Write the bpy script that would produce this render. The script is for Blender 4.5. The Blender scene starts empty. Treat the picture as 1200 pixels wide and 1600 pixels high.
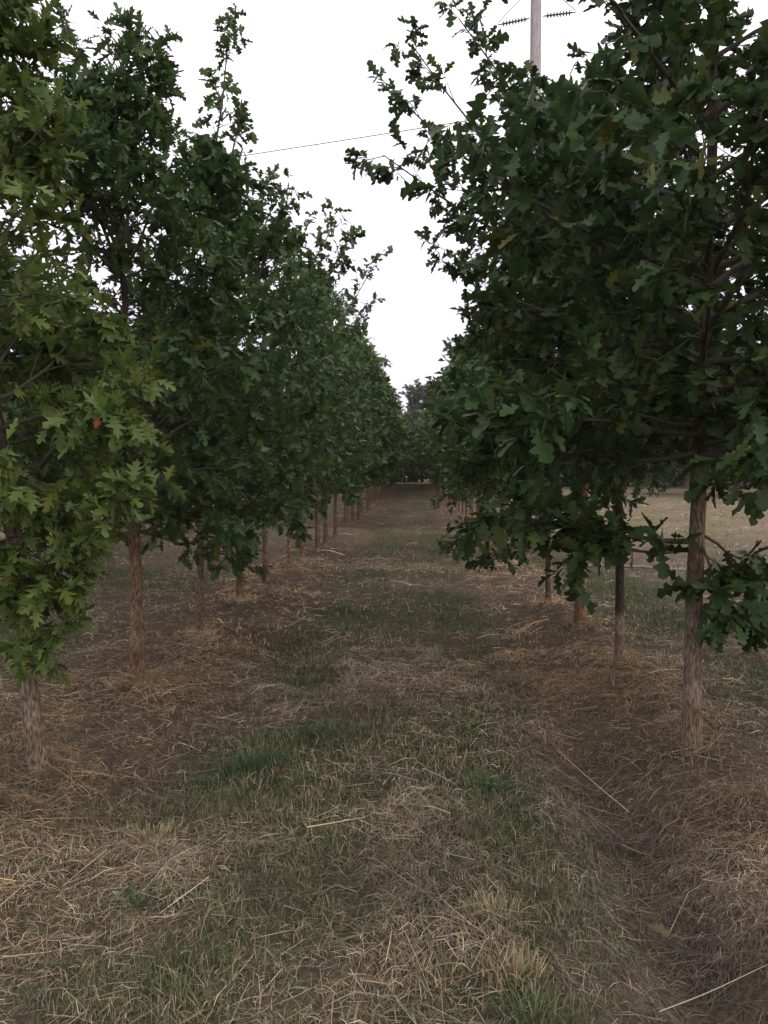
import bpy, math, random
import numpy as np
from mathutils import Matrix, Vector

SC = bpy.context.scene
COL = SC.collection
rng = np.random.default_rng(11)
random.seed(11)

# ---------------------------------------------------------------- camera
F, CX, CY = 1294.0, 600.0, 800.0           # focal length in pixels of the 1200x1600 photograph
CAM = np.array([0.0, 0.0, 1.5])
PITCH, YAW = math.radians(2.66), math.radians(2.17)
cam = bpy.data.cameras.new('camera')
cam.sensor_fit = 'VERTICAL'; cam.sensor_height = 36.0; cam.lens = F / 1600 * 36
cam.clip_start = 0.05; cam.clip_end = 3000
camo = bpy.data.objects.new('camera', cam)
camo.location = CAM; camo.rotation_euler = (math.pi/2 - PITCH, 0, YAW)
COL.objects.link(camo); SC.camera = camo
RM = np.array(camo.rotation_euler.to_matrix())

# ---------------------------------------------------------------- sky and light (overcast dusk)
SUN_EL, SUN_AZ = math.radians(15), math.radians(122)    # low, behind the camera on the right
world = bpy.data.worlds.new('World'); SC.world = world; world.use_nodes = True
nt = world.node_tree; nt.nodes.clear()
sky = nt.nodes.new('ShaderNodeTexSky'); sky.sky_type = 'NISHITA'; sky.sun_disc = False
sky.sun_elevation = SUN_EL; sky.sun_rotation = SUN_AZ
tc = nt.nodes.new('ShaderNodeTexCoord'); sep = nt.nodes.new('ShaderNodeSeparateXYZ')
nt.links.new(tc.outputs['Generated'], sep.inputs[0])
ramp = nt.nodes.new('ShaderNodeValToRGB')               # thin even cloud: paler higher up, lilac at the horizon
ramp.color_ramp.elements[0].position = 0.0; ramp.color_ramp.elements[0].color = (0.52, 0.46, 0.58, 1)
ramp.color_ramp.elements[1].position = 0.55; ramp.color_ramp.elements[1].color = (1.0, 0.955, 1.0, 1)
nt.links.new(sep.outputs['Z'], ramp.inputs[0])
gain = nt.nodes.new('ShaderNodeVectorMath'); gain.operation = 'SCALE'; gain.inputs['Scale'].default_value = 15.5
nt.links.new(ramp.outputs[0], gain.inputs[0])
mixs = nt.nodes.new('ShaderNodeMix'); mixs.data_type = 'RGBA'; mixs.inputs[0].default_value = 0.88
nt.links.new(sky.outputs[0], mixs.inputs[6]); nt.links.new(gain.outputs[0], mixs.inputs[7])
bg = nt.nodes.new('ShaderNodeBackground'); bg.inputs['Strength'].default_value = 0.10
nt.links.new(mixs.outputs[2], bg.inputs[0])
wo = nt.nodes.new('ShaderNodeOutputWorld'); nt.links.new(bg.outputs[0], wo.inputs[0])

sl = bpy.data.lights.new('sun', 'SUN'); sl.energy = 0.6; sl.angle = math.radians(40); sl.color = (1.0, 0.87, 0.70)
slo = bpy.data.objects.new('sun', sl); COL.objects.link(slo)
sd = Vector((math.sin(SUN_AZ)*math.cos(SUN_EL), math.cos(SUN_AZ)*math.cos(SUN_EL), math.sin(SUN_EL)))
slo.rotation_euler = sd.to_track_quat('Z', 'Y').to_euler(); slo.location = (2, -6, 9)

SC.view_settings.view_transform = 'Standard'; SC.view_settings.look = 'None'
SC.view_settings.gamma = 1; SC.view_settings.use_curve_mapping = False
SC.view_settings.exposure = 0.33
SC.render.engine = 'CYCLES'
SC.cycles.max_bounces = 6; SC.cycles.diffuse_bounces = 3; SC.cycles.transmission_bounces = 4

# ---------------------------------------------------------------- helpers
def ray(px, py):
    d = RM @ np.array([(px-CX)/F, -(py-CY)/F, -1.0])
    return d
def on_ground(px, py):
    d = ray(px, py); t = -CAM[2]/d[2]
    return CAM + d*t
def at(px, py, y):
    d = ray(px, py)
    return CAM + d*(y/d[1])
def project(P):
    q = (P - CAM) @ RM
    z = -q[..., 2]
    zz = np.where(z > 0.05, z, 0.05)
    return CX + q[..., 0]/zz*F, CY - q[..., 1]/zz*F, z

_perm = np.random.default_rng(5).random((256, 256))
def vnoise(x, y, s=1.0, o=0):
    x = np.asarray(x, float)*s + 37.7 + o*17.3; y = np.asarray(y, float)*s + 91.3 + o*7.9
    xi = np.floor(x).astype(int); yi = np.floor(y).astype(int)
    fx = x-xi; fy = y-yi
    fx = fx*fx*(3-2*fx); fy = fy*fy*(3-2*fy)
    a = _perm[xi & 255, yi & 255]; b = _perm[(xi+1) & 255, yi & 255]
    c = _perm[xi & 255, (yi+1) & 255]; d = _perm[(xi+1) & 255, (yi+1) & 255]
    return (a*(1-fx)+b*fx)*(1-fy) + (c*(1-fx)+d*fx)*fy
def fbm(x, y, s=1.0, o=0, n=3):
    v = 0; amp = 1; tot = 0
    for i in range(n):
        v = v + amp*vnoise(x, y, s*2**i, o+i*3); tot += amp; amp *= 0.5
    return v/tot
def gauss(x, c, w): return np.exp(-((x-c)/w)**2)
def sstep(a, b, x):
    t = np.clip((x-a)/(b-a), 0, 1); return t*t*(3-2*t)

LX, RX = -1.92, 1.48                                     # the two rows
def gz(x, y):
    x = np.asarray(x, float); y = np.asarray(y, float)
    near = np.clip(1.4 - y/40, 0.25, 1)          # the land rises a little towards the wood
    z = 0.62*sstep(12, 88, y) + 0.05*gauss(x, LX, 0.55) + 0.07*gauss(x, RX+0.12, 0.38)
    z = z - 0.12*gauss(x, 0.86+0.02*(y-3), 0.19)*sstep(6.0, 3.2, y) - 0.03*gauss(x, -1.15, 0.2)
    z = z + near*(0.09*(fbm(x, y, 0.9, 1)-0.5) + 0.05*(fbm(x, y, 4.0, 2)-0.5))
    return z

def nmesh(name, V, faces, tint=None, smooth=False):
    V = np.asarray(V, np.float32).reshape(-1, 3)
    me = bpy.data.meshes.new(name)
    me.vertices.add(len(V)); me.vertices.foreach_set('co', V.ravel())
    loops = np.concatenate([np.asarray(f, np.int32).ravel() for f in faces])
    tot = np.concatenate([np.full(len(f), np.asarray(f).shape[1], np.int32) for f in faces])
    st = np.concatenate([[0], np.cumsum(tot)[:-1]]).astype(np.int32)
    me.loops.add(len(loops)); me.loops.foreach_set('vertex_index', loops)
    me.polygons.add(len(tot)); me.polygons.foreach_set('loop_start', st)
    try: me.polygons.foreach_set('loop_total', tot)
    except Exception: pass
    if smooth: me.polygons.foreach_set('use_smooth', np.ones(len(tot), bool))
    me.update(calc_edges=True)
    if tint is not None:
        a = me.attributes.new('tint', 'FLOAT_COLOR', 'POINT')
        t = np.ones((len(V), 4), np.float32); t[:, :3] = tint
        a.data.foreach_set('color', t.ravel())
    return me
def link(name, data, mat=None, parent=None, loc=None):
    o = bpy.data.objects.new(name, data); COL.objects.link(o)
    if mat is not None and not data.materials: data.materials.append(mat)
    if parent is not None: o.parent = parent
    if loc is not None: o.location = loc
    return o
def tag(o, label, cat, group=None):
    o['label'] = label; o['category'] = cat
    if group: o['group'] = group
    return o
def empty(name, loc):
    o = bpy.data.objects.new(name, None); o.empty_display_size = 0.1; COL.objects.link(o); o.location = loc
    return o

class Geo:
    """collects vertices, faces of several sizes and tints"""
    def __init__(s): s.V = []; s.T = []; s.F = {}; s.n = 0
    def add(s, V, faces, tint):
        V = np.asarray(V).reshape(-1, 3); s.V.append(V)
        t = np.empty((len(V), 3)); t[:] = tint; s.T.append(t)
        for f in faces:
            f = np.asarray(f) + s.n; s.F.setdefault(f.shape[1], []).append(f)
        s.n += len(V)
    def mesh(s, name, smooth=False):
        return nmesh(name, np.concatenate(s.V), [np.concatenate(v) for v in s.F.values()], np.concatenate(s.T), smooth)

def tubes(geo, P, R, k, tint):
    """many polylines at once: P (n,m,3), R (n,m)"""
    P = np.asarray(P, float); R = np.asarray(R, float)
    n, m, _ = P.shape
    D = np.gradient(P, axis=1); D /= np.linalg.norm(D, axis=2, keepdims=True)+1e-9
    ref = np.where(np.abs(D[:, :1, 2:3]) > 0.8, np.array([1., 0, 0]), np.array([0., 0, 1]))
    A = np.cross(D, ref); A /= np.linalg.norm(A, axis=2, keepdims=True)+1e-9
    B = np.cross(D, A)
    ang = np.arange(k)/k*2*math.pi
    V = P[:, :, None] + R[:, :, None, None]*(A[:, :, None]*np.cos(ang)[None, None, :, None] + B[:, :, None]*np.sin(ang)[None, None, :, None])
    base = (np.arange(n)*m*k)[:, None, None] + (np.arange(m-1)*k)[None, :, None]
    i = np.arange(k)[None, None]; j = (i+1) % k
    Fq = np.stack([base+i, base+j, base+k+j, base+k+i], -1).reshape(-1, 4)
    if not isinstance(tint, tuple) and np.ndim(tint) == 2: tint = np.repeat(tint, m*k, 0)
    geo.add(V.reshape(-1, 3), [Fq], tint)

# ---------------------------------------------------------------- materials
def material(name, build, rough=0.85, spec=0.2):
    m = bpy.data.materials.new(name); m.use_nodes = True
    n = m.node_tree; b = n.nodes['Principled BSDF']
    b.inputs['Roughness'].default_value = rough
    b.inputs['Specular IOR Level'].default_value = spec
    build(n, b); return m
def tint_node(n):
    a = n.nodes.new('ShaderNodeAttribute'); a.attribute_name = 'tint'; return a.outputs['Color']
def noise_node(n, scale, detail=4, coord='Object', stretch=None):
    t = n.nodes.new('ShaderNodeTexCoord'); src = t.outputs[coord]
    if stretch:
        mp = n.nodes.new('ShaderNodeMapping'); mp.inputs['Scale'].default_value = stretch
        n.links.new(src, mp.inputs[0]); src = mp.outputs[0]
    x = n.nodes.new('ShaderNodeTexNoise'); x.inputs['Scale'].default_value = scale; x.inputs['Detail'].default_value = detail
    n.links.new(src, x.inputs['Vector']); return x.outputs['Fac']
def ramp_node(n, fac, stops):
    r = n.nodes.new('ShaderNodeValToRGB'); e = r.color_ramp.elements
    while len(e) < len(stops): e.new(0.5)
    for q, (p, c) in zip(e, stops): q.position = p; q.color = (*c, 1)
    n.links.new(fac, r.inputs[0]); return r.outputs[0]
def bump_node(n, b, h, strength, dist):
    u = n.nodes.new('ShaderNodeBump'); u.inputs['Strength'].default_value = strength; u.inputs['Distance'].default_value = dist
    n.links.new(h, u.inputs['Height']); n.links.new(u.outputs[0], b.inputs['Normal'])

def mk_leaf(n, b):
    c = tint_node(n)
    # faint mottling of the blade
    mx = n.nodes.new('ShaderNodeMix'); mx.data_type = 'RGBA'; mx.blend_type = 'MULTIPLY'; mx.inputs[0].default_value = 1
    n.links.new(c, mx.inputs[6])
    n.links.new(ramp_node(n, noise_node(n, 22, 3), [(0.3, (0.78, 0.8, 0.75)), (0.7, (1.15, 1.12, 1.1))]), mx.inputs[7])
    n.links.new(mx.outputs[2], b.inputs['Base Color'])
    tr = n.nodes.new('ShaderNodeBsdfTranslucent'); n.links.new(mx.outputs[2], tr.inputs[0])
    ms = n.nodes.new('ShaderNodeMixShader'); ms.inputs[0].default_value = 0.28
    n.links.new(b.outputs[0], ms.inputs[1]); n.links.new(tr.outputs[0], ms.inputs[2])
    n.links.new(ms.outputs[0], n.nodes['Material Output'].inputs[0])
M_LEAF = material('oak_leaf', mk_leaf, 0.45, 0.2)
def mk_twig(n, b): n.links.new(tint_node(n), b.inputs['Base Color'])
M_TWIG = material('twig_bark', mk_twig, 0.9, 0.15)
M_STRAW = material('straw', mk_twig, 0.75, 0.2)
def mk_bark(n, b):
    h = noise_node(n, 120, 5, stretch=(1, 1, 0.22))
    h2 = noise_node(n, 7, 4)
    c1 = ramp_node(n, h, [(0.38, (0.095, 0.072, 0.054)), (0.5, (0.205, 0.163, 0.124)), (0.62, (0.30, 0.248, 0.195))])
    c2 = ramp_node(n, h2, [(0.35, (0.72, 0.62, 0.52)), (0.65, (1.1, 1.1, 1.05))])
    mx = n.nodes.new('ShaderNodeMix'); mx.data_type = 'RGBA'; mx.blend_type = 'MULTIPLY'; mx.inputs[0].default_value = 1
    n.links.new(c1, mx.inputs[6]); n.links.new(c2, mx.inputs[7])
    my = n.nodes.new('ShaderNodeMix'); my.data_type = 'RGBA'; my.blend_type = 'MULTIPLY'; my.inputs[0].default_value = 1
    n.links.new(mx.outputs[2], my.inputs[6]); n.links.new(tint_node(n), my.inputs[7])
    n.links.new(my.outputs[2], b.inputs['Base Color'])
    bump_node(n, b, h, 0.9, 0.02)
M_BARK = material('fissured_bark', mk_bark, 0.9, 0.15)
def mk_soil(n, b):
    n1 = noise_node(n, 9, 8); n2 = noise_node(n, 60, 5)
    mx = n.nodes.new('ShaderNodeMix'); mx.data_type = 'RGBA'; mx.blend_type = 'MULTIPLY'; mx.inputs[0].default_value = 0.85
    n.links.new(tint_node(n), mx.inputs[6])
    n.links.new(ramp_node(n, n2, [(0.3, (0.45, 0.42, 0.38)), (0.7, (1.35, 1.3, 1.25))]), mx.inputs[7])
    my = n.nodes.new('ShaderNodeMix'); my.data_type = 'RGBA'; my.blend_type = 'MULTIPLY'; my.inputs[0].default_value = 0.8
    n.links.new(mx.outputs[2], my.inputs[6])
    n.links.new(ramp_node(n, n1, [(0.35, (0.7, 0.7, 0.7)), (0.65, (1.25, 1.25, 1.2))]), my.inputs[7])
    n.links.new(my.outputs[2], b.inputs['Base Color'])
    bump_node(n, b, n2, 0.8, 0.03)
M_SOIL = material('ground_thatch', mk_soil, 0.95, 0.1)
def flat(name, c, rough=0.8, spec=0.3, var=0.25, scale=14, stretch=None):
    def f(n, b):
        n.links.new(ramp_node(n, noise_node(n, scale, 5, stretch=stretch), [(0.3, tuple(v*(1-var) for v in c)), (0.7, tuple(v*(1+var) for v in c))]), b.inputs['Base Color'])
    return material(name, f, rough, spec)
M_POLE = flat('weathered_pole_wood', (0.40, 0.375, 0.36), 0.9, 0.1, 0.4, 12, (6, 6, 0.4))
M_INS = flat('brown_porcelain', (0.10, 0.085, 0.08), 0.35, 0.5)
M_STEEL = flat('galvanised_steel', (0.25, 0.25, 0.26), 0.5, 0.5)
M_WIRE = flat('cable', (0.05, 0.05, 0.055), 0.6, 0.3)
M_PIPE = flat('pale_hose', (0.19, 0.195, 0.17), 0.6, 0.3)

# ---------------------------------------------------------------- ground
# how green the sward is at a point (0 straw .. 1 green), with strips along the lane
def greenness(x, y):
    st = 0.95*gauss(x, -0.82, 0.42) + 0.85*gauss(x, 0.42, 0.36) + 0.60*gauss(x, -0.2, 0.45)
    st = st + 0.75*sstep(-2.6, -3.3, x) + 1.1*gauss(x, 2.7, 0.8) + 0.60*sstep(4.0, 6.0, x)
    p = fbm(x, y, 0.9, 21, 3)
    g = st*(0.12+sstep(0.32, 0.60, p))*0.88
    g = g*(0.75+0.25*sstep(2.6, 4.2, y))
    g = g + 0.45*sstep(0.48, 0.66, fbm(x, y, 1.7, 29))*gauss(x, -0.35, 1.2)*sstep(5, 3, y)
    return np.clip(g, 0, 1)
STRAW = np.array([(0.44, 0.36, 0.235), (0.33, 0.26, 0.16), (0.25, 0.185, 0.115), (0.17, 0.125, 0.08), (0.24, 0.21, 0.16), (0.37, 0.32, 0.235), (0.26, 0.165, 0.095), (0.19, 0.18, 0.10), (0.14, 0.12, 0.085)])
GREEN = np.array([(0.066, 0.098, 0.036), (0.095, 0.125, 0.05), (0.13, 0.148, 0.062), (0.17, 0.165, 0.08), (0.055, 0.082, 0.038)])

def build_ground():
    def axis(lo, hi, step, far, grow):
        a = [lo]
        while a[-1] < hi: a.append(a[-1]+step)
        s = step
        while a[-1] < far: s *= grow; a.append(a[-1]+s)
        b = [lo]; s = step
        while b[-1] > -far: s *= grow; b.append(b[-1]-s)
        return np.array(b[:0:-1]+a)
    xs = axis(-4, 4, 0.08, 260, 1.16); ys = axis(1.2, 11, 0.075, 280, 1.07)
    X, Y = np.meshgrid(xs, ys)
    V = np.stack([X, Y, gz(X, Y)], -1).reshape(-1, 3)
    ny, nx = X.shape
    i = (np.arange(ny-1)[:, None]*nx + np.arange(nx-1)[None]).ravel()
    fq = np.stack([i, i+1, i+nx+1, i+nx], -1)
    g = greenness(V[:, 0], V[:, 1])[:, None]
    br = fbm(V[:, 0], V[:, 1], 1.3, 40)[:, None]
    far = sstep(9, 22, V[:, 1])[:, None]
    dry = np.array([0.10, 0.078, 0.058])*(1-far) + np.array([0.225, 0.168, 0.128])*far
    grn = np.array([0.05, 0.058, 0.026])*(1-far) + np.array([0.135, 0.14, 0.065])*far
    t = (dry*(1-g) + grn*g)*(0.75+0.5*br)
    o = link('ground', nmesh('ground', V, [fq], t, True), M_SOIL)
    o['kind'] = 'structure'; o['label'] = 'ground of the tree nursery covered in cut straw and grass'
build_ground()

# strands lying on the ground (hay) and standing up (grass)
def ribbons(geo, P, az, L, W, lift, arch, tilt, curl, roll, tint, S=3, follow=True):
    n = len(P); t = np.linspace(0, 1, S+1)
    a = az[:, None] + curl[:, None]*(t-0.5)[None]
    dx = np.cos(a); dy = np.sin(a)
    step = L[:, None]/S
    x = np.concatenate([np.zeros((n, 1)), np.cumsum(dx[:, :-1]*step, 1)], 1) - (L*np.cos(az)*0.5)[:, None] + P[:, :1]
    y = np.concatenate([np.zeros((n, 1)), np.cumsum(dy[:, :-1]*step, 1)], 1) - (L*np.sin(az)*0.5)[:, None] + P[:, 1:2]
    z = gz(x, y) + lift[:, None] + arch[:, None]*4*t*(1-t) + tilt[:, None]*L[:, None]*(t-0.5)
    C = np.stack([x, y, z], -1)
    side = np.stack([-dy*np.cos(roll)[:, None], dx*np.cos(roll)[:, None], np.sin(roll)[:, None]*np.ones_like(dx)], -1)
    w = W[:, None]*np.array([0.8]+[1.0]*(S-1)+[0.25])[None]*0.5
    V = np.stack([C-side*w[..., None], C+side*w[..., None]], 2).reshape(-1, 3)
    b = (np.arange(n)*(S+1)*2)[:, None] + (np.arange(S)*2)[None]
    fq = np.stack([b, b+1, b+3, b+2], -1).reshape(-1, 4)
    geo.add(V, [fq], np.repeat(tint, (S+1)*2, 0))
def blades(geo, P, az, L, W, lean, bend, tint, S=3, z0=None):
    n = len(P); t = np.linspace(0, 1, S+1)
    th = lean[:, None] + bend[:, None]*t[None]
    h = np.concatenate([np.zeros((n, 1)), np.cumsum(np.cos(th[:, :-1])/S, 1)], 1)*L[:, None]
    r = np.concatenate([np.zeros((n, 1)), np.cumsum(np.sin(th[:, :-1])/S, 1)], 1)*L[:, None]
    base = gz(P[:, 0], P[:, 1])-0.005 if z0 is None else z0
    C = np.stack([P[:, :1]+r*np.cos(az)[:, None], P[:, 1:2]+r*np.sin(az)[:, None], base[:, None]+h], -1)
    tw = az + math.pi/2 + rng.normal(0, 0.7, n)
    side = np.stack([np.cos(tw), np.sin(tw), np.zeros(n)], -1)[:, None]
    w = W[:, None]*np.array([1.0, 0.95, 0.7, 0.08][:S+1] if S == 3 else [1.0, 0.75, 0.08])[None]*0.5
    V = np.stack([C-side*w[..., None], C+side*w[..., None]], 2).reshape(-1, 3)
    b = (np.arange(n)*(S+1)*2)[:, None] + (np.arange(S)*2)[None]
    fq = np.stack([b, b+1, b+3, b+2], -1).reshape(-1, 4)
    geo.add(V, [fq], np.repeat(tint, (S+1)*2, 0))

def scatter(y0, y1, n, xpad=1.2, xmax=None):
    y = np.sqrt(rng.random(n)*(y1**2-y0**2)+y0**2)
    lo = -0.52*y-xpad; hi = 0.47*y+xpad
    if xmax: lo = np.maximum(lo, -xmax); hi = np.minimum(hi, xmax)
    x = lo + (hi-lo)*rng.random(n)
    return np.stack([x, y], -1)
def straw_tint(P):
    n = len(P)
    c = STRAW[rng.integers(0, len(STRAW), n)]
    pale = fbm(P[:, 0], P[:, 1], 1.6, 50, 3)
    red = sstep(-1.0, -1.6, P[:, 0])*sstep(-2.9, -2.3, P[:, 0]) + sstep(0.6, 0.9, P[:, 0])*sstep(2.0, 1.5, P[:, 0])
    c = c*(0.62+0.5*sstep(0.3, 0.7, pale))[:, None]*rng.uniform(0.4, 1.45, (n, 1))
    old_shaded = gauss(P[:, 0], 0.9, 0.3)*sstep(5.5, 4.0, P[:, 1])*0.9       # damp, rotted grey straw, with the wheel hollow's shade painted in too
    c = c*(1-old_shaded[:, None]) + old_shaded[:, None]*c.mean(1, keepdims=True)*np.array([0.42, 0.37, 0.33])
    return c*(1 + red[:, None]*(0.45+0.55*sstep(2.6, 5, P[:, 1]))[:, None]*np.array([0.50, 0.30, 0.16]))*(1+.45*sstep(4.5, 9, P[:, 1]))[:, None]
def green_tint(P):
    n = len(P)
    c = GREEN[rng.integers(0, len(GREEN), n)]*rng.uniform(0.7, 1.3, (n, 1))
    return c
def hay(geo, y0, y1, n, S, wk, lk):
    P = scatter(y0, y1, n)
    g = greenness(P[:, 0], P[:, 1])
    thick = sstep(0.36, 0.66, fbm(P[:, 0], P[:, 1], 2.2, 60, 3))
    keep = rng.random(n) < (1-0.86*g)*(0.35+0.65*thick)
    P = P[keep]; thick = thick[keep]; n = len(P)
    flow = fbm(P[:, 0], P[:, 1], 1.1, 70, 2)*9
    az = flow + rng.normal(0, 1.35, n) + rng.integers(0, 2, n)*math.pi
    L = np.where(rng.random(n) < .76, rng.uniform(.012, .065, n), rng.gamma(2.4, 0.042, n) + 0.04)*lk
    ribbons(geo, P, az, L, rng.uniform(0.0011, 0.0027, n)*wk, rng.random(n)**1.5*(0.012+0.075*thick), rng.random(n)*0.02*(0.5+thick),
            rng.normal(0, 0.2, n), rng.normal(0, 0.4, n), rng.uniform(-1.2, 1.2, n), straw_tint(P), S)
def sward(geo, y0, y1, n, S, wk, lk, dry):
    """dry=True: tan stubble that stands between; False: green blades"""
    P = scatter(y0, y1, n)
    g = greenness(P[:, 0], P[:, 1])
    if dry:
        cl = sstep(0.42, 0.62, fbm(P[:, 0], P[:, 1], 3.0, 80, 2))
        lane = np.clip(gauss(P[:, 0], -0.25, 1.25) + 0.15, 0, 1)
        keep = rng.random(n) < lane*(0.15+0.85*cl)
    else:
        keep = rng.random(n) < g*(0.25+0.75*sstep(0.35, 0.6, fbm(P[:, 0], P[:, 1], 4.5, 90, 2)))
    P = P[keep]; n = len(P); g = g[keep]
    L = rng.gamma(4, 0.0085, n)*lk*(1.0 if dry else 1.05) + 0.012
    mixg = rng.random((n, 1)) < (0.35 if dry else 0.8)
    t = np.where(mixg, green_tint(P)*(1.25 if dry else 1.0), straw_tint(P)*0.9)
    blades(geo, P, rng.uniform(0, 2*math.pi, n), L, rng.uniform(0.002, 0.0042, n)*wk, rng.normal(0.35, 0.45, n), rng.uniform(0.1, 1.7, n), t, S)

hg = Geo()
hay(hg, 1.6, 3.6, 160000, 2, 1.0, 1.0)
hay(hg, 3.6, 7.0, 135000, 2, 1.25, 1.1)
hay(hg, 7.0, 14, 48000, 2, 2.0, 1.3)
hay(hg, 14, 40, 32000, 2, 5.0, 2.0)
o = link('dry_straw', hg.mesh('dry_straw'), M_STRAW); o['kind'] = 'stuff'; o['label'] = 'loose cut straw strewn over the ground'
gg = Geo()
sward(gg, 1.6, 3.8, 100000, 2, 1.0, 1.0, False)
sward(gg, 3.8, 8.0, 110000, 2, 1.5, 1.05, False)
sward(gg, 8.0, 18, 70000, 2, 3.0, 1.2, False)
sward(gg, 18, 60, 22000, 2, 7.0, 1.8, False)
o = link('green_grass', gg.mesh('green_grass'), M_STRAW); o['kind'] = 'stuff'; o['label'] = 'short green grass growing in strips along the lane'
sg = Geo()
sward(sg, 1.6, 3.8, 55000, 2, 0.95, 0.95, True)
sward(sg, 3.8, 8.0, 60000, 2, 1.4, 1.0, True)
sward(sg, 8.0, 20, 26000, 2, 3.0, 1.1, True)
for px, py in ((62, 1225), (215, 1078), (312, 1003), (375, 947), (1080, 1190), (967, 1055), (906, 991), (856, 956)):
    b = on_ground(px, py); n = 260; a = rng.uniform(0, 6.283, n); q = .045+rng.random(n)**1.3*.16
    P = np.stack([b[0]+q*np.cos(a), b[1]+q*np.sin(a)], -1)
    t = np.where(rng.random((n, 1)) < .3, green_tint(P), straw_tint(P))
    blades(sg, P, a+rng.normal(0, .9, n), rng.gamma(3, .022, n)+.02, rng.uniform(.002, .004, n), rng.normal(.4, .4, n), rng.uniform(.2, 1.6, n), t, 2)
    ribbons(sg, P, a+math.pi/2+rng.normal(0, .6, n), rng.gamma(3, .03, n)+.04, rng.uniform(.0015, .0032, n), rng.random(n)*.07, rng.random(n)*.02, rng.normal(0, .25, n), rng.normal(0, .6, n), rng.uniform(-1, 1, n), straw_tint(P), 2)
o = link('dry_stubble', sg.mesh('dry_stubble'), M_STRAW); o['kind'] = 'stuff'; o['label'] = 'short standing dry grass in the mown lane'

# ---------------------------------------------------------------- oak leaves
OUT_ROUND = [(0.10, .012), (0.23, .12), (0.28, .055), (0.38, .20), (0.46, .21), (0.49, .08), (0.62, .30), (0.72, .27), (0.75, .12), (0.86, .20), (0.95, .13)]
OUT_POINT = [(0.12, .010), (0.25, .17), (0.28, .055), (0.50, .31), (0.47, .075), (0.76, .31), (0.68, .085), (0.90, .14), (0.87, .06)]
OUT_MID = [(0.36, .24), (0.47, .09), (0.68, .28), (0.82, .13)]
def leaf_shape(out, seed, curl=0.2, fold=0.25):
    r = np.random.default_rng(seed)
    nm = len(out)
    verts = [(0, 0, 0), (0, 0.52, 0), (0, 1, 0)]
    L = []; Rr = []
    for sgn, lst in ((-1, L), (1, Rr)):
        for t, w in out:
            lst.append(len(verts))
            verts.append((sgn*w*(1+r.normal(0, .14)), t+r.normal(0, .02), 0))
    V = np.array(verts, float)
    c = curl*(1+r.normal(0, .9)); tw = r.normal(0, .45); fold = fold*(1+r.normal(0, .5))
    V[:, 2] = fold*np.abs(V[:, 0]) - c*V[:, 1]**2 + tw*V[:, 0]*V[:, 1] + 0.03*np.sin(V[:, 1]*9+seed)*np.abs(V[:, 0])*4
    faces = np.array([[1, 0]+L+[2], ([1, 0]+Rr+[2])[::-1]])
    return V, faces
# the inner leaves of a crown carry fewer outline points
OUT_ROUND_LOW = [(0.24, .10), (0.38, .20), (0.46, .20), (0.49, .08), (0.63, .30), (0.72, .26), (0.75, .12), (0.91, .17)]
OUT_POINT_LOW = [(0.26, .13), (0.48, .31), (0.46, .075), (0.74, .31), (0.69, .085), (0.90, .13)]
SHAPES = {'round_low': [leaf_shape(OUT_ROUND_LOW, 20+i) for i in range(8)], 'point_low': [leaf_shape(OUT_POINT_LOW, 60+i) for i in range(8)],
          'round': [leaf_shape(OUT_ROUND, i) for i in range(8)],
          'point': [leaf_shape(OUT_POINT, 40+i) for i in range(8)],
          'mid': [leaf_shape(OUT_MID, 80+i) for i in range(6)],
          'far': [(np.array([(0, 0, 0), (-.3, .5, .06), (0, 1, -.1), (.3, .55, .06)]), np.array([[0, 3, 2, 1]])),
                  (np.array([(0, 0, 0), (-.34, .4, .0), (0.05, 1, -.2), (.26, .6, .1)]), np.array([[0, 3, 2, 1]]))]}

def tint_set(base, var, yellow, r, n):
    c = np.asarray(base)[None]*(1+r.normal(0, var, (n, 1)))
    y = (r.random((n, 1)) < yellow)*r.uniform(0.3, 1, (n, 1))
    c = c*(1-y) + y*np.array([0.135, 0.15, 0.03])
    b = r.uniform(0, 0.5, (n, 1))
    c = c*(1-b) + b*np.asarray(base)*np.array([0.86, 1.0, 1.18])
    return np.clip(c, 0.012, 0.4)

LEAF_MESH = {}
def leaf_meshes(kind, base, key, yellow):
    if (kind, key) in LEAF_MESH: return LEAF_MESH[(kind, key)]
    r = np.random.default_rng(sum(map(ord, kind+key)))
    out = []
    for q, (V, f) in enumerate(SHAPES[kind]):
        for k in range(3):
            t = tint_set(base, 0.25, yellow*1.4, r, 1)
            me = nmesh('leaf', V, [f], np.repeat(t, len(V), 0)); me.materials.append(M_LEAF); out.append(me)
    LEAF_MESH[(kind, key)] = out
    return out

def unit(v): return v/(np.linalg.norm(v, axis=-1, keepdims=True)+1e-9)

def polyline(start, d0, L, m, up, jit, r):
    """(n) curved limbs: start (n,3), direction d0, length L -> (n,m,3)"""
    n = len(start); P = np.zeros((n, m, 3)); P[:, 0] = start; d = d0.copy()
    for i in range(1, m):
        d = unit(d + np.array([0, 0, 1.])*up[:, None]/m + r.normal(0, jit, (n, 3)))
        P[:, i] = P[:, i-1] + d*(L/(m-1))[:, None]
    return P
def sample(P, t):
    """point and direction on polylines P (n,m,3) at t (n,)"""
    m = P.shape[1]; u = np.clip(t, 0, .9999)*(m-1); i = u.astype(int); f = (u-i)[:, None]
    n = np.arange(len(P)); a = P[n, i]; b = P[n, i+1]
    return a*(1-f)+b*f, unit(b-a)

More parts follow.
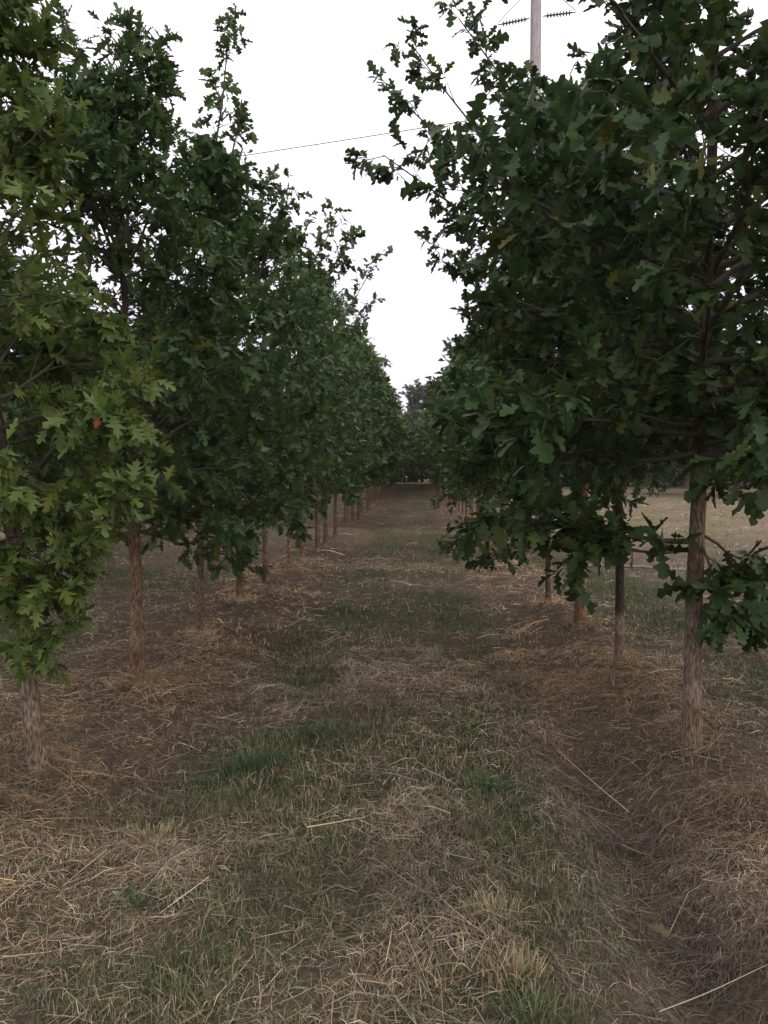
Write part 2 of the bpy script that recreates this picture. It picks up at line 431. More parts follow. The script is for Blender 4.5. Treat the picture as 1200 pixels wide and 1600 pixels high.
TWIGC = (0.085, 0.072, 0.055)
def grow(r, H, hb, R, tr, n1=34, n2=7, n3=3, nl=7, lean=(0, 0), leafsize=0.14, shoots=(), bias=1.0, prof=None):
    """returns trunk polyline, limbs and leaves in the tree's own coordinates"""
    zz = np.linspace(0, 1, 22)
    wob = np.cumsum(r.normal(0, .012, (22, 2)), 0)*H*0.35; wob[:3] *= 0.2
    T = np.stack([wob[:, 0]*zz + lean[0]*zz*H, wob[:, 1]*zz + lean[1]*zz*H, zz*H], -1)
    # limbs
    s = np.sort(np.concatenate([r.random(n1//2), (np.arange(n1-n1//2)+.5)/(n1-n1//2)]))
    s = s**bias
    h = hb + (H*0.97-hb)*s
    azi = np.arange(n1)*2.39996 + r.normal(0, .35, n1) + r.uniform(0, 6.28)
    pr = np.interp(s, [0, .18, .38, .62, .85, 1], prof or [.72, 1, .98, .78, .45, .16])
    L1 = R*pr*r.uniform(.78, 1.12, n1)
    el = np.interp(s, [0, .3, .7, 1], [0.0, .35, .7, 1.15]) + r.normal(0, .14, n1)
    P0 = np.stack([np.interp(h, T[:, 2], T[:, 0]), np.interp(h, T[:, 2], T[:, 1]), h], -1)
    d = np.stack([np.cos(azi)*np.cos(el), np.sin(azi)*np.cos(el), np.sin(el)], -1)
    B1 = polyline(P0, d, L1/np.maximum(np.cos(el), .55)**0.6, 7, r.uniform(-.1, .5, n1), .10, r)
    if len(shoots):
        ex = []
        for a, b, sag in shoots:
            t = np.linspace(0, 1, 7)[:, None]
            ex.append(np.asarray(a)*(1-t)+np.asarray(b)*t + np.array([0, 0, 1])*sag*4*t*(1-t)*-1 + r.normal(0, .012, (7, 3))*t)
        B1 = np.concatenate([B1, np.array(ex)])
    nsh = len(shoots); nb = len(B1); L1 = np.linalg.norm(np.diff(B1, axis=1), axis=2).sum(1)
    R1 = np.maximum(.0035, np.minimum(tr*.42, .0065*L1/.5+.004))[:, None]*np.linspace(1, .28, 7)[None]
    # side shoots
    k2 = np.clip(np.round(n2*(.35+.65*L1/max(np.median(L1), .01))), 3, 14).astype(int)
    if nsh: k2[-nsh:] = np.minimum(k2[-nsh:], 7)
    par = np.repeat(np.arange(nb), k2)
    t2 = np.concatenate([np.linspace(.15 if b < nb-nsh else .45, 1.0, k) for b, k in enumerate(k2)]) + r.normal(0, .03, len(par)); t2 = np.clip(t2, .12, .995)
    p, dd = sample(B1[par], t2)
    sd = unit(np.cross(dd, np.array([0, 0, 1.])))*np.where(np.arange(len(par)) % 2, 1, -1)[:, None]
    d2 = unit(dd*r.uniform(.55, 1.1, (len(par), 1)) + sd*r.uniform(.3, 1.0, (len(par), 1)) + np.array([0, 0, 1])*r.normal(.05, .4, (len(par), 1)))
    L2 = L1[par]*(.46-.22*t2)*r.uniform(.7, 1.25, len(par)) + .07
    L2 = np.where(par >= nb-nsh, L2*.30+.03, L2)              # long bare leaders carry only short side shoots
    B2 = polyline(p, d2, L2, 4, r.uniform(-.3, .5, len(par)), .14, r)
    R2 = np.linspace(.0042, .0018, 4)[None]*np.ones((len(par), 1))
    # twigs
    q = np.repeat(np.arange(len(par)), n3)
    t3 = np.tile(np.linspace(.35, 1, n3), len(par)) + r.normal(0, .05, len(q)); t3 = np.clip(t3, .2, .995)
    p, dd = sample(B2[q], t3)
    d3 = unit(dd + r.normal(0, .55, (len(q), 3)))
    L3 = r.uniform(.07, .2, len(q))
    B3 = polyline(p, d3, L3, 3, r.uniform(-.2, .3, len(q)), .12, r)
    R3 = np.linspace(.0022, .0012, 3)[None]*np.ones((len(q), 1))
    # leaves along the twigs, denser at the tips
    kl = r.poisson(nl, len(q)); w = np.repeat(np.arange(len(q)), kl)
    tl = 1 - r.random(len(w))**1.6*.95
    p, dd = sample(B3[w], tl)
    dl = unit(dd*.7 + unit(r.normal(0, 1, (len(w), 3)))*.85 + np.array([0, 0, -.18]))
    nn = np.array([0, 0, 1.])[None] + r.normal(0, .48, (len(w), 3))
    nn = unit(nn - dl*(nn*dl).sum(1, keepdims=True))
    ls = leafsize*np.clip(r.normal(.95, .26, len(w)), .38, 1.5)
    return dict(T=T, B1=B1, R1=R1, B2=B2, R2=R2, par=par, B3=B3, R3=R3, q=q, lp=p, ld=dl, ln=nn, ls=ls)

def trunk_mesh(T, tr, r, tint=(1, 1, 1), seg=14, rings=44, dark_above=None):
    """tapered trunk with a flared foot, knots and uneven bark ridges"""
    H = T[-1, 2]; z = np.concatenate([[-.12], np.linspace(0, .35, 9)[:-1], np.linspace(.35, H, rings)])
    x = np.interp(z, T[:, 2], T[:, 0]); y = np.interp(z, T[:, 2], T[:, 1])
    s = np.clip(z/H, 0, 1)
    rad = tr*(1-.93*s**.85)*(1+.32*np.exp(-np.maximum(z, 0)/.05)) + .003
    a = np.arange(seg)/seg*2*math.pi
    lump = vnoise(a[None]*1.6+z[:, None]*0, z[:, None]*7, 1.0, 3)*.5 + vnoise(np.cos(a)[None]*4, z[:, None]*2.2+np.sin(a)[None]*4, 1, 9)*.5
    rr = rad[:, None]*(1+.26*(lump-.5)+.14*np.cos(4*a+1)[None]*np.exp(-np.maximum(z, 0)/.07)[:, None])
    V = np.stack([x[:, None]+rr*np.cos(a), y[:, None]+rr*np.sin(a), np.repeat(z[:, None], seg, 1)], -1).reshape(-1, 3)
    m = len(z); i = (np.arange(m-1)*seg)[:, None]; k = np.arange(seg)[None]; j = (k+1) % seg
    f = np.stack([i+k, i+j, i+seg+j, i+seg+k], -1).reshape(-1, 4)
    t = np.ones((len(V), 3))*np.asarray(tint)
    t *= (1-.68*sstep(.95, 1.7, V[:, 2]))[:, None]          # crown shade put into the bark colour up the stem
    if dark_above is not None: t[V[:, 2] > dark_above] *= (.22, .22, .24)
    return nmesh('trunk', V, [f, np.array([list(range((m-1)*seg, m*seg))])], t, True)

def leaf_cloud(geo, sel, g, kind, tints, r):
    sh = SHAPES[kind]; which = r.integers(0, len(sh), len(sel))
    for q, (V, f) in enumerate(sh):
        ii = sel[which == q]
        if not len(ii): continue
        y = g['ld'][ii]; zn = g['ln'][ii]; x = np.cross(y, zn); s = g['ls'][ii]
        W = g['lp'][ii][:, None] + s[:, None, None]*(V[None, :, 0:1]*x[:, None] + V[None, :, 1:2]*y[:, None] + V[None, :, 2:3]*zn[:, None])
        nv = len(V)
        ff = (f[None] + (np.arange(len(ii))*nv)[:, None, None]).reshape(-1, f.shape[1])
        geo.add(W.reshape(-1, 3), [ff], np.repeat(tints[ii], nv, 0))

def near_tree(name, base, label, group, seed, H, hb, R, tr, kind, colour, key, yellow=.1, trunk_tint=(1, 1, 1), dark_above=None,
              odd=(), n_single=300, shoots=(), split=True, **kw):
    r = np.random.default_rng(seed)
    base = np.array([base[0], base[1], float(gz(base[0], base[1]))])
    sh = [(np.asarray(a)-base, np.asarray(b)-base, s) for a, b, s in shoots]
    g = grow(r, H, hb, R, tr, shoots=sh, **kw)
    root = tag(empty(name, base), label, 'tree', group)
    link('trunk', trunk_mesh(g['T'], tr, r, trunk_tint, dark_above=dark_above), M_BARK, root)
    if split:
        for b in range(len(g['B1'])):               # each limb with its own side shoots and twigs
            geo = Geo(); tubes(geo, g['B1'][b:b+1], g['R1'][b:b+1], 6, TWIGC)
            s2 = np.where(g['par'] == b)[0]; tubes(geo, g['B2'][s2], g['R2'][s2], 4, TWIGC)
            s3 = np.where(np.isin(g['q'], s2))[0]; tubes(geo, g['B3'][s3], g['R3'][s3], 3, TWIGC)
            link('branch', geo.mesh('branch', True), M_TWIG, root)
    else:
        geo = Geo(); tubes(geo, g['B1'], g['R1'], 5, TWIGC); tubes(geo, g['B2'], g['R2'], 3, TWIGC)
        o = link('branches', geo.mesh('branches', True), M_TWIG, root)
    N = len(g['ls'])
    tints = tint_set(colour, .26, yellow, r, N)
    single = np.array([], int)
    if n_single:
        px, py, dz = project(g['lp'] + g['ld']*g['ls'][:, None]*.5 + base)
        ok = (px > 0) & (px < 1200) & (py > 0) & (py < 1600) & (dz > .3)
        face = np.abs((g['ln']*unit(g['lp']+base-CAM)).sum(1))
        score = np.where(ok, g['ls']/np.maximum(dz, .3)*(.5+face), 0)
        single = np.argsort(-score)[:n_single]; single = single[score[single] > 0]
        ms = leaf_meshes(kind, colour, key, yellow)
        for i in single:
            o = link('leaf', ms[int(r.integers(len(ms)))], None, root)
            y = g['ld'][i]; zn = g['ln'][i]; x = np.cross(y, zn); s = g['ls'][i]; p = g['lp'][i]
            o.matrix_basis = Matrix(((x[0]*s, y[0]*s, zn[0]*s, p[0]), (x[1]*s, y[1]*s, zn[1]*s, p[1]), (x[2]*s, y[2]*s, zn[2]*s, p[2]), (0, 0, 0, 1)))
    rest = np.setdiff1d(np.arange(N), single)
    geo = Geo(); leaf_cloud(geo, rest, g, kind+'_low' if kind != 'mid' else kind, tints, r)
    o = link('foliage', geo.mesh('foliage'), M_LEAF, root)
    o['kind'] = 'stuff'
    for p, ax, c, sz in odd:                        # dead or orange leaves that catch the eye
        V, f = SHAPES[kind][1]
        me = nmesh('leaf', V*np.array([1, 1, 2.2]), [f], np.repeat(np.array([c]), len(V), 0)); me.materials.append(M_LEAF)
        o = link('leaf', me, None, root); o['label'] = 'withered orange brown leaf'
        o.location = np.asarray(p)-base; o.scale = (sz,)*3; o.rotation_euler = ax
    return root, N

GL = 'young oaks planted in the row left of the lane'
GR = 'young oaks planted in the row right of the lane'
C_YEL = (0.110, 0.162, 0.040); C_DK = (0.066, 0.112, 0.034); C_RT = (0.050, 0.086, 0.027); C_MID = (0.088, 0.138, 0.042)

stats = []
def gp(px, py): return on_ground(px, py)
# --- left row, front to back
L1b, L2b, L3b, L4b = gp(62, 1225), gp(215, 1078), gp(312, 1003), gp(375, 947)
stats.append(near_tree('oak_tree', L1b, 'nearest oak on the left edge with yellow-green pointed leaves down its trunk', GL, 1018, 4.6, 1.08, .56, .045, 'point', C_YEL, 'yel', .35,
    lean=(-.10, 0), leafsize=.100, n1=44, nl=8, prof=[.5, 1.05, .85, .62, .50, .22],
    odd=[(at(148, 672, L1b[1]-.35), (1.2, .3, .5), (.25, .09, .03), .07), (at(152, 792, L1b[1]-.4), (1.0, .2, 2.1), (.22, .075, .03), .08)],
    shoots=[(L1b+np.array([0, 0, 1.0]), at(205, 770, L1b[1]-.3), .05), (L1b+np.array([0, 0, .75]), at(75, 925, L1b[1]-.2), .02),
            (L1b+np.array([0, 0, 1.5]), at(175, 650, L1b[1]-.3), -.05), (L1b+np.array([-.08, 0, .85]), at(28, 960, L1b[1]-.1), .0), (L1b+np.array([-.07, 0, .72]), at(62, 985, L1b[1]-.1), .0)]))
stats.append(near_tree('oak_tree', L2b, 'second oak of the left row with a stout reddish trunk', GL, 1020, 3.95, .92, .86, .050, 'point', C_DK, 'dk', .12,
    trunk_tint=(1.06, .93, .83), leafsize=.105, n1=42, nl=7, prof=[.7, 1, .95, .72, .52, .16],
    shoots=[(L2b+np.array([0, 0, 3.9]), at(238, 75, L2b[1]), 0), (L2b+np.array([0, 0, 3.5]), at(190, 50, L2b[1]+.2), 0), (L2b+np.array([0, 0, 3.0]), at(120, 70, L2b[1]+.1), 0), (L2b+np.array([0, 0, 2.9]), at(95, 160, L2b[1]-.1), 0), (L2b+np.array([0, 0, 2.7]), at(110, 240, L2b[1]+.1), 0)]))
stats.append(near_tree('oak_tree', L3b, 'slim oak behind the stout reddish trunk on the left, leaves hanging low', GL, 1063, 4.2, .65, .85, .034, 'round', C_DK, 'dk', .08,
    leafsize=.102, n1=42, lean=(.02, 0), nl=6.5, prof=[.6, 1, .95, .66, .3, .1],
    shoots=[(L3b+np.array([.08, 0, 3.6]), at(360, 58, L3b[1]), 0), (L3b+np.array([.08, 0, 3.4]), at(378, 185, L3b[1]-.1), .03)]))
stats.append(near_tree('oak_tree', L4b, 'fourth oak of the left row with a thin trunk half hidden by hanging leaves', GL, 1057, 4.7, .95, .95, .042, 'round', C_DK, 'dk', .08,
    trunk_tint=(1, .88, .78), leafsize=.104, n1=40, nl=6.5, prof=[.7, 1, .98, .75, .42, .14],
    shoots=[(L4b+np.array([.1, 0, 3.9]), at(415, 290, L4b[1]), 0), (L4b+np.array([.2, 0, 3.6]), at(450, 310, L4b[1]), 0)]))
# --- right row, front to back
R1b, R2b, R3b, R4b = gp(1080, 1190), gp(967, 1055), gp(906, 991), gp(856, 956)
stats.append(near_tree('oak_tree', R1b, 'nearest oak on the right with a thick bare trunk and dark wide crown', GR, 2045, 5.6, 1.52, 1.2, .048, 'round', C_RT, 'rt', .10,
    leafsize=.114, n1=54, n2=8, nl=8.6, bias=1.2, prof=[.75, 1, .9, .46, .24, .12],
    odd=[(at(903, 852, R1b[1]-.1), (1.2, .2, .4), (.42, .12, .02), .09), (at(907, 862, R1b[1]-.1), (1.4, .8, 2.4), (.38, .10, .02), .07)],
    shoots=[(R1b+np.array([0, 0, 1.15]), at(800, 800, R1b[1]-.2), .04), (R1b+np.array([0, 0, 1.12]), at(930, 850, R1b[1]-.3), .03),
            (R1b+np.array([0, 0, 1.15]), at(1130, 960, R1b[1]-.2), -.08), (R1b+np.array([0, 0, 1.2]), at(1185, 930, R1b[1]), -.06)]))
stats.append(near_tree('oak_tree', R2b, 'slender oak with a trunk blackened above a pale foot, right row', GR, 2053, 3.95, 1.42, 1.2, .036, 'round', C_RT, 'rt', .08,
    dark_above=.42, leafsize=.106, n1=44, n2=8, nl=7.5, prof=[.7, 1, 1, .85, .55, .2],
    shoots=[(at(940, 300, R2b[1]), at(722, 25, R2b[1]-.1), .12), (at(955, 420, R2b[1]), at(645, 75, R2b[1]+.2), .08),
            (at(955, 450, R2b[1]), at(600, 245, R2b[1]+.1), .06), (at(955, 400, R2b[1]), at(622, 150, R2b[1]), .08)]))
stats.append(near_tree('oak_tree', R3b, 'third oak of the right row with a thick rough orange-brown trunk', GR, 2062, 4.65, 1.4, 1.1, .052, 'round', C_RT, 'rt', .08,
    trunk_tint=(1.06, .88, .74), leafsize=.106, n1=42, n2=8, nl=7.2, prof=[.7, 1, 1, .8, .5, .2],
    shoots=[(R3b+np.array([-.2, 0, 1.4]), at(722, 845, R3b[1]-.5), -.04), (R3b+np.array([-.1, 0, 1.3]), at(785, 865, R3b[1]-.4), -.04),
            (R3b+np.array([-.4, 0, 2.4]), at(722, 420, R3b[1]), 0), (R3b+np.array([-.4, 0, 2.1]), at(748, 505, R3b[1]), 0)]))
stats.append(near_tree('oak_tree', R4b, 'fourth oak of the right row with a thin dark straight trunk', GR, 2045, 4.4, 1.35, .92, .030, 'round', C_RT, 'rt', .08,
    trunk_tint=(.7, .6, .52), leafsize=.11, n1=40, nl=7, prof=[.8, 1, .9, .65, .4, .15]))

# --- middle distance, each its own
mid_left = [(415, 915, .042, 'fifth oak of the left row with a brown trunk clear of leaves', 'wide'), (452, 889, .026, 'sixth oak of the left row with a thin grey trunk', ''),
            (472, 878, .034, 'seventh oak of the left row with a pale straight trunk', ''), (496, 866, .045, 'eighth oak of the left row, thicker pale trunk than its neighbours', ''),
            (509, 856, .044, 'ninth oak of the left row beside the thicker pale trunk', ''), (524, 844, .044, 'tenth oak of the left row along the lane', ''),
            (543, 829, .034, 'eleventh oak of the left row along the lane', ''), (560, 817, .034, 'twelfth oak of the left row along the lane', '')]
for i, (px, py, tr, lab, w) in enumerate(mid_left):
    b = gp(px, py); sh = []
    if i == 0: sh = [(b+np.array([.3, 0, 3.6]), at(525, 345, b[1]), 0), (b+np.array([.4, 0, 3.3]), at(545, 375, b[1]), 0)]
    if i == 2: sh = [(b+np.array([.3, 0, 3.4]), at(592, 400, b[1]), .0), (b+np.array([.4, 0, 3.0]), at(575, 480, b[1]), .0)]
    if i == 5: sh = [(b+np.array([.3, 0, 3.0]), at(603, 560, b[1]), 0)]
    near_tree('oak_tree', b, lab, GL, (300, 301, 3023, 303, 304, 3072, 3060, 3070)[i], 4.7+.5*((i*37) % 10)/10, .95, 1.0, tr, 'mid', C_MID if i % 2 else C_DK, 'mid', .08, n_single=0, shoots=sh, split=False,
              leafsize=.125, n1=34, n2=6, n3=3, nl=5.4, trunk_tint=(1.12, 1.0, .9))
mid_right = [(13.6, .040), (15.2, .036), (16.9, .036), (18.6, .036), (20.3, .036)]
ords = ['fifth', 'sixth', 'seventh', 'eighth', 'ninth']
for i, (y, tr) in enumerate(mid_right):
    near_tree('oak_tree', (RX+.03+.06*((i*7) % 3), y), ords[i]+' oak of the right row, behind the drooping low branch', GR, (400, 4010, 4022, 403, 4042)[i], 3.7+.22*i, 1.0, 1.1, tr, 'mid', C_DK, 'mid', .08,
              n_single=0, split=False, leafsize=.13, n1=34, n2=6, n3=3, nl=7)

# --- far trees: a few kinds copied along the rows
def far_tree(name, seed, H, hb, R, tr, colour, n1, n2, n3, nl, ls, kind='far', yellow=.06, prof=None):
    r = np.random.default_rng(seed)
    g = grow(r, H, hb, R, tr, n1=n1, n2=n2, n3=n3, nl=nl, leafsize=ls, prof=prof)
    root = bpy.data.objects.new(name, None)
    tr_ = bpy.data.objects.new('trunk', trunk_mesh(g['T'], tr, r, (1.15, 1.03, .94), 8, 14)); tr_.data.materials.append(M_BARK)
    geo = Geo(); leaf_cloud(geo, np.arange(len(g['ls'])), g, kind, tint_set(colour, .28, yellow, r, len(g['ls'])), r)
    tubes(geo, g['B1'], g['R1'], 4, TWIGC)
    cr = bpy.data.objects.new('crown', geo.mesh('crown')); cr.data.materials.append(M_LEAF)
    return root, [tr_, cr]
def place(proto, loc, rz, s, label, group, cat='tree'):
    root, kids = proto
    c = root.copy(); COL.objects.link(c); c.location = loc; c.rotation_euler = (0, 0, rz); c.scale = s
    tag(c, label, cat, group)
    for k in kids:
        d = k.copy(); COL.objects.link(d); d.parent = c
    return c
FARP = [far_tree('oak_tree', 500+i, 5.0, 1.0, 1.05, .04, (C_MID, C_DK, C_MID, (.06, .085, .03))[i], 26, 6, 3, 4, .23) for i in range(4)]
rr = random.Random(3)
ORD = ['thirteenth', 'fourteenth', 'fifteenth', 'sixteenth', 'seventeenth', 'eighteenth']
for side, X, y0, yg in ((-1, LX+.05, 22.7, GL), (1, RX+.08, 22.0, GR)):
    y = y0; k = 0
    while y < 77:
        x = X+rr.uniform(-.1, .1); s = rr.uniform(.88, 1.1)
        lab = ('distant small oak in the far stretch of the left row, crown merging with its neighbours' if side < 0 else
               'distant small oak in the far stretch of the right row, crown merging with its neighbours')
        if side < 0 and k < len(ORD): lab = ORD[k]+' oak of the left row, small and far along the lane'
        place(FARP[rr.randrange(4)], (x, y, float(gz(x, y))), rr.uniform(0, 6.28), (s*(1.05+.45*float(sstep(30, 60, y))),)*2+(s,), lab, yg); k += 1
        y += rr.uniform(1.45, 1.95)
# second row to the left, seen dimly between the near trunks
G2 = 'oaks of a second row far left behind the first'
y = 7.5
while y < 60:
    x = -6.2+rr.uniform(-.2, .2); s = rr.uniform(.9, 1.15)
    place(FARP[rr.randrange(4)], (x, y, float(gz(x, y))), rr.uniform(0, 6.28), (s*1.15, s*1.15, s*.9), 'dim oak of the second row seen between the trunks of the left row', G2)
    y += rr.uniform(1.7, 2.6)
# woods beyond the end of the lane and beside the field
WOOD = [far_tree('woodland_tree', 600+i, 11.5, 1.6, 4.0, .2, ((.062, .085, .036), (.07, .09, .04), (.065, .08, .04))[i], 40, 8, 4, 6, .55, prof=[.8, 1, 1, .9, .65, .3]) for i in range(3)]
G3 = 'trees of the wood beyond the end of the lane'
for i, (x, y, s) in enumerate([(-26, 92, .9), (-19, 88, .75), (-12, 90, .7), (-5.5, 87, .42), (.7, 98, .86), (3.6, 92, .5), (-2.2, 91, .5), (8, 90, .7), (14, 88, .8), (21, 93, .9), (29, 90, .85)]):
    lab = {4: 'tall dark tree closing the far end of the lane', 5: 'lower tree right of the tall one at the lane end', 6: 'lower tree left of the tall one at the lane end'}.get(i, 'woodland tree beyond the end of the planted rows')
    place(WOOD[i % 3], (x, y, float(gz(x, y))), i*1.7, (s, s, s), lab, G3)
BUSH = [far_tree('bush', 650+i, 2.6, .15, 1.5, .05, ((.06, .08, .04), (.05, .07, .035))[i], 26, 6, 3, 5, .3, prof=[1, 1, .9, .7, .5, .3]) for i in range(2)]
for i, (x, y, s) in enumerate([(-4.2, 82, 1.1), (-2.0, 83, 1.25), (-.3, 84.5, 1.2), (1.5, 83.5, 1.3), (3.2, 82.5, 1.2), (5.5, 83, 1.1), (-6.8, 83, 1.1)]):
    place(BUSH[i % 2], (x, y, float(gz(x, y))), i*1.9, (s, s, s), 'dark bush at the foot of the wood where the lane ends', 'bushes at the end of the lane', 'bush')
for i in range(26):
    x = (9+i*1.9 if i < 18 else -9-(i-18)*3.2); y = 66+((i*37) % 11)*.6; s = 1.5+((i*29) % 10)*.1
    place(BUSH[i % 2], (x, y, float(gz(x, y))), i*1.9, (s, s, s), 'dark hedge bush along the far edge of the field on the right' if i < 18 else 'dark hedge bush far behind the left rows', 'hedge bushes at the field edge', 'bush')
G4 = 'trees standing across the field to the right'
for i, (x, y, s) in enumerate([(17, 44, .62), (23, 50, .8), (14, 50, .6), (30, 48, .75), (20, 62, .9), (35, 62, .9), (11.5, 60, .7), (20.5, 43, .5), (26.5, 46, .6)]):
    place(WOOD[i % 3], (x, y, float(gz(x, y))), i*2.1, (s, s, s), 'broad tree across the open field to the right of the rows', G4)
G5 = 'trees far to the left behind the rows'
for i, (x, y, s) in enumerate([(-17, 26, .55), (-22, 33, .7), (-28, 44, .85), (-19, 48, .7), (-26, 62, .9), (-38, 56, .9)]):
    place(WOOD[(i+1) % 3], (x, y, float(gz(x, y))), i*1.3, (s, s, s), 'tree standing far left beyond the second row', G5)

# ---------------------------------------------------------------- power pole and lines
def lathe(prof, k=14):
    prof = np.asarray(prof, float); a = np.arange(k)/k*2*math.pi; m = len(prof)
    V = np.stack([prof[:, :1]*np.cos(a), prof[:, :1]*np.sin(a), np.repeat(prof[:, 1:2], k, 1)], -1).reshape(-1, 3)
    i = (np.arange(m-1)*k)[:, None]; j = np.arange(k)[None]; l = (j+1) % k
    return V, np.stack([i+j, i+l, i+k+l, i+k+j], -1).reshape(-1, 4)
PY = 21.0
pb = at(832, 740, PY); pb[2] = float(gz(pb[0], pb[1]))
pole = tag(empty('utility_pole', pb), 'weathered wooden utility pole rising behind the right row of oaks', 'utility pole')
zs = np.linspace(-.3, 14.2, 24)
V, f = lathe(np.concatenate([np.stack([.165-.0032*zs, zs], -1), [[.0, 14.22]]]), 16)
link('shaft', nmesh('shaft', V, [f], np.ones((len(V), 3)), True), M_POLE, pole)
wd = unit(np.array([-7.6, 2.1, 0.]))                    # direction of the lines
def insul(p0, p1):
    n = 8; L = np.linalg.norm(p1-p0); pr = [(0.012, 0)]
    for i in range(n):
        z = L*(.12+.76*i/n); pr += [(.02, z), (.062, z+.02*L), (.066, z+.045*L), (.02, z+.055*L)]
    pr += [(.012, L)]
    V, f = lathe(pr, 10); me = nmesh('insulator', V, [f], None, True)
    o = link('insulator', me, M_INS, pole, p0)
    o.rotation_euler = Vector(p1-p0).to_track_quat('Z', 'Y').to_euler()
zt = at(795, 28, PY)[2]-pb[2]
for s in (1, -1):
    insul(np.array([0, 0, zt])+wd*s*.16, np.array([0, 0, zt-.03])+wd*s*.95)
geo = Geo(); t = np.linspace(0, 1, 15)[:, None]
J = np.array([0, 0, zt])+wd*.95*(1-2*t) + np.array([0, -.12, 0])*np.sin(t*math.pi) + np.array([0, 0, .55])*np.sin(t*math.pi)
tubes(geo, J[None], np.full((1, 15), .009), 6, (1, 1, 1)); link('jumper_wire', geo.mesh('jumper_wire', True), M_WIRE, pole)
geo = Geo(); geo2 = np.array([[[-.165, -.06, -.2], [-.155, -.06, 5], [-.14, -.06, 13.6]]]); tubes(geo, geo2, np.full((1, 3), .012), 6, (1, 1, 1))
link('ground_wire', geo.mesh('ground_wire', True), M_STEEL, pole)
geo = Geo(); zb = at(832, 172, PY)[2]-pb[2]; zc = at(832, 150, PY)[2]-pb[2]
for q, nm in ((zb, 'bracket'), (zc, 'bracket')):
    V, f = lathe([(.02, -.09), (.045, -.07), (.03, -.01), (.05, .03), (.03, .09)], 10)
    o = link(nm, nmesh('bracket', V, [f], None, True), M_STEEL, pole, np.array([-.16, -.03, q]))
def wire(z, rad, sagk, label, off):
    geo = Geo(); t = np.linspace(0, 1, 40)[:, None]
    for s in (1, -1):
        a = pb+np.array([0, 0, z])+wd*s*off; e = a+wd*s*55
        P = a*(1-t)+e*t - np.array([0, 0, 1])*sagk*4*t*(1-t)
        tubes(geo, P[None], np.full((1, 40), rad), 6, (1, 1, 1))
    tag(link('power_line', geo.mesh('power_line', True), M_WIRE), label, 'wire', 'overhead lines carried by the pole')
wire(zt-.03, .0045, .5, 'thin topmost overhead wire fixed to the ribbed insulators', .95)
wire(zc, .0035, .4, 'faint middle wire just above the thick dark cable', .16)
wire(zb, .011, .4, 'thick dark overhead cable crossing the pale sky above the lane', .16)

# ---------------------------------------------------------------- small things on the ground
geo = Geo(); pts = [gp(880, 887), gp(921, 890), gp(1000, 891), gp(1056, 894), gp(1120, 899), gp(1185, 908), gp(1290, 925)]
P = np.array([[p[0], p[1], float(gz(p[0], p[1]))+.05] for p in pts])
tubes(geo, P[None], np.full((1, len(P)), .022), 8, (1, 1, 1))
tag(link('irrigation_hose', geo.mesh('irrigation_hose', True), M_PIPE), 'pale hose lying across the green grass behind the right trunks', 'hose')

def stalk(a, b, rad, label, c):
    geo = Geo(); t = np.linspace(0, 1, 9)[:, None]; P = np.asarray(a)*(1-t)+np.asarray(b)*t
    P[:, 2] = gz(P[:, 0], P[:, 1]) + .045 - .012*np.sin(t[:, 0]*3); P[:, 2] = P[0, 2]*(1-t[:, 0]) + P[-1, 2]*t[:, 0] + .08*(P[:, 2]-P[0, 2]*(1-t[:, 0])-P[-1, 2]*t[:, 0])
    tubes(geo, P[None], np.linspace(rad, rad*.5, 9)[None], 6, c)
    tag(link('straw_stalk', geo.mesh('straw_stalk', True), M_STRAW), label, 'straw')
stalk(gp(1030, 1566), gp(1215, 1522), .0017, 'long pale straw stalk at the bottom right corner', (.42, .34, .25))
stalk(gp(985, 1262), gp(870, 1172), .002, 'long pale stalk pointing at the foot of the nearest right trunk', (.55, .43, .27))
stalk(gp(480, 1312), gp(570, 1300), .003, 'yellowish straw stalk lying alone left of the lane centre', (.55, .42, .22))
def tuft(px, py, n, Lm, rad, label, cols, name='grass_tuft'):
    b = gp(px, py); geo = Geo(); a = rng.uniform(0, 6.28, n); q = rng.random(n)**.75*rad*.75
    P = np.stack([b[0]+q*np.cos(a)*1.3, b[1]+q*np.sin(a)], -1)
    t = np.asarray(cols)[rng.integers(0, len(cols), n)]*rng.uniform(.7, 1.3, (n, 1))
    blades(geo, P, a+rng.normal(0, .8, n), Lm*.62*rng.uniform(.55, 1.25, n), rng.uniform(.0028, .005, n), rng.normal(.2, .2, n), rng.uniform(.2, 1.2, n), t, 3)
    tag(link(name, geo.mesh(name), M_STRAW), label, 'grass tuft')
GRN = [(.055, .095, .035), (.075, .115, .045), (.045, .075, .035), (.11, .145, .06)]
PAL = [(.38, .30, .16), (.30, .24, .13), (.2, .2, .08), (.42, .36, .22)]
tuft(395, 1195, 420, .15, .17, 'large dark green grass tuft at the left of the lane', GRN)
tuft(500, 1150, 260, .10, .22, 'low green tuft just right of the large dark one', GRN)
tuft(765, 1235, 340, .10, .16, 'green tuft beside the straw right of the lane centre', GRN)
tuft(745, 1140, 240, .10, .2, 'green tuft farther up the right wheel track', GRN)
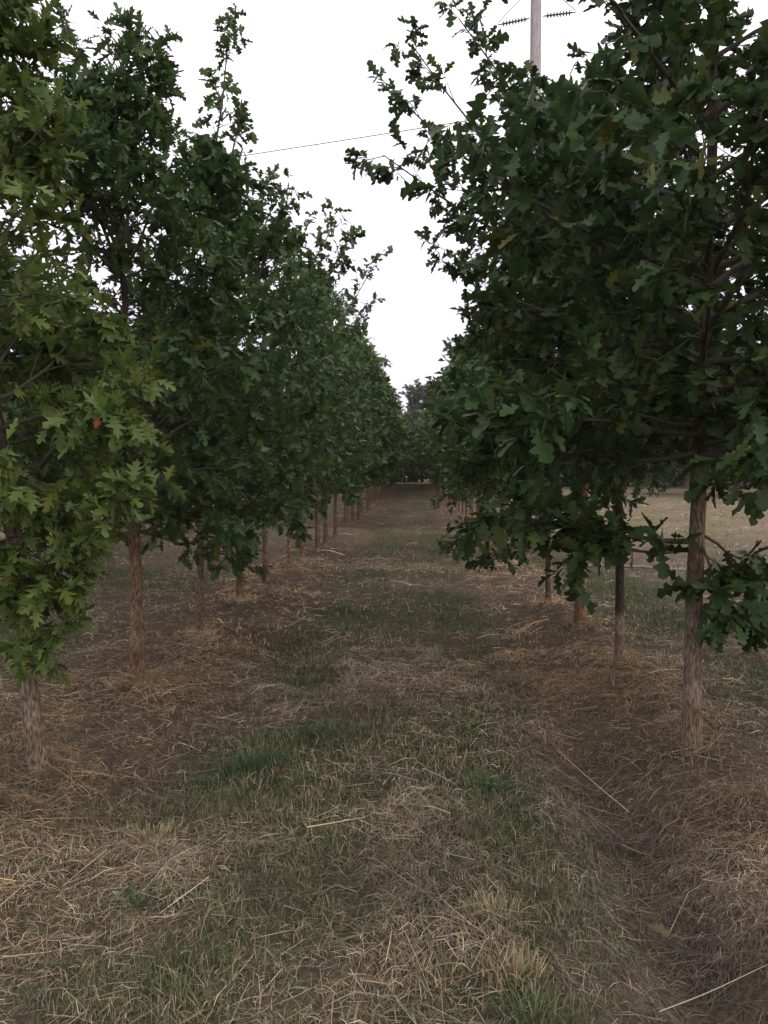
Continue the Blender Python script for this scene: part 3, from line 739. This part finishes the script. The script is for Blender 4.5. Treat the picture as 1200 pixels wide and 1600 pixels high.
tuft(330, 1215, 160, .09, .14, 'small green tuft left of the large dark one', GRN)
tuft(840, 1590, 130, .13, .12, 'thin upright green blades at the bottom edge of the photo', GRN[1:]+[(.15, .2, .08)])
tuft(215, 1415, 140, .09, .12, 'small bright green tuft in the lower left straw', GRN)
tuft(800, 1530, 220, .12, .11, 'pale yellow dry grass clump at the lower right of the lane', PAL)
tuft(770, 1440, 200, .12, .10, 'tan dry grass clump above the pale yellow one', PAL)
tuft(245, 1300, 160, .09, .14, 'tan standing clump among the straw at left', PAL)
def fallen(px, py, c, s, label):
    b = gp(px, py); V, f = SHAPES['round'][3]
    o = link('fallen_leaf', nmesh('fallen_leaf', V*np.array([1, 1, 1.4]), [f], np.repeat(np.array([c]), len(V), 0)), M_LEAF)
    o.location = (b[0], b[1], float(gz(b[0], b[1]))+.05); o.scale = (s,)*3; o.rotation_euler = (.3, .2, px*.01)
    tag(o, label, 'leaf')
fallen(1010, 1432, (.13, .115, .05), .085, 'yellowish fallen oak leaf on the brown straw at lower right')
fallen(1100, 1488, (.12, .12, .075), .09, 'grey-green fallen oak leaf in the dark hollow at lower right')
fallen(420, 1217, (.13, .06, .042), .065, 'reddish brown fallen leaf below the large dark green tuft')

# ---------------------------------------------------------------- evening haze over the nursery
def build_haze():
    x, y0, y1, z0, z1 = 300, -300, 320, -1.6, 17.0
    V = [(sx, sy, sz) for sx in (-x, x) for sy in (y0, y1) for sz in (z0, z1)]
    me = nmesh('haze', V, [np.array([[0, 1, 3, 2], [4, 6, 7, 5], [0, 4, 5, 1], [2, 3, 7, 6], [0, 2, 6, 4], [1, 5, 7, 3]])])
    m = bpy.data.materials.new('haze'); m.use_nodes = True; n = m.node_tree; n.nodes.clear()
    v = n.nodes.new('ShaderNodeVolumePrincipled'); v.inputs['Color'].default_value = (.92, .93, .96, 1); v.inputs['Density'].default_value = 0.0005
    q = n.nodes.new('ShaderNodeOutputMaterial'); n.links.new(v.outputs[0], q.inputs['Volume'])
    o = link('haze', me, m); o['kind'] = 'stuff'
build_haze()
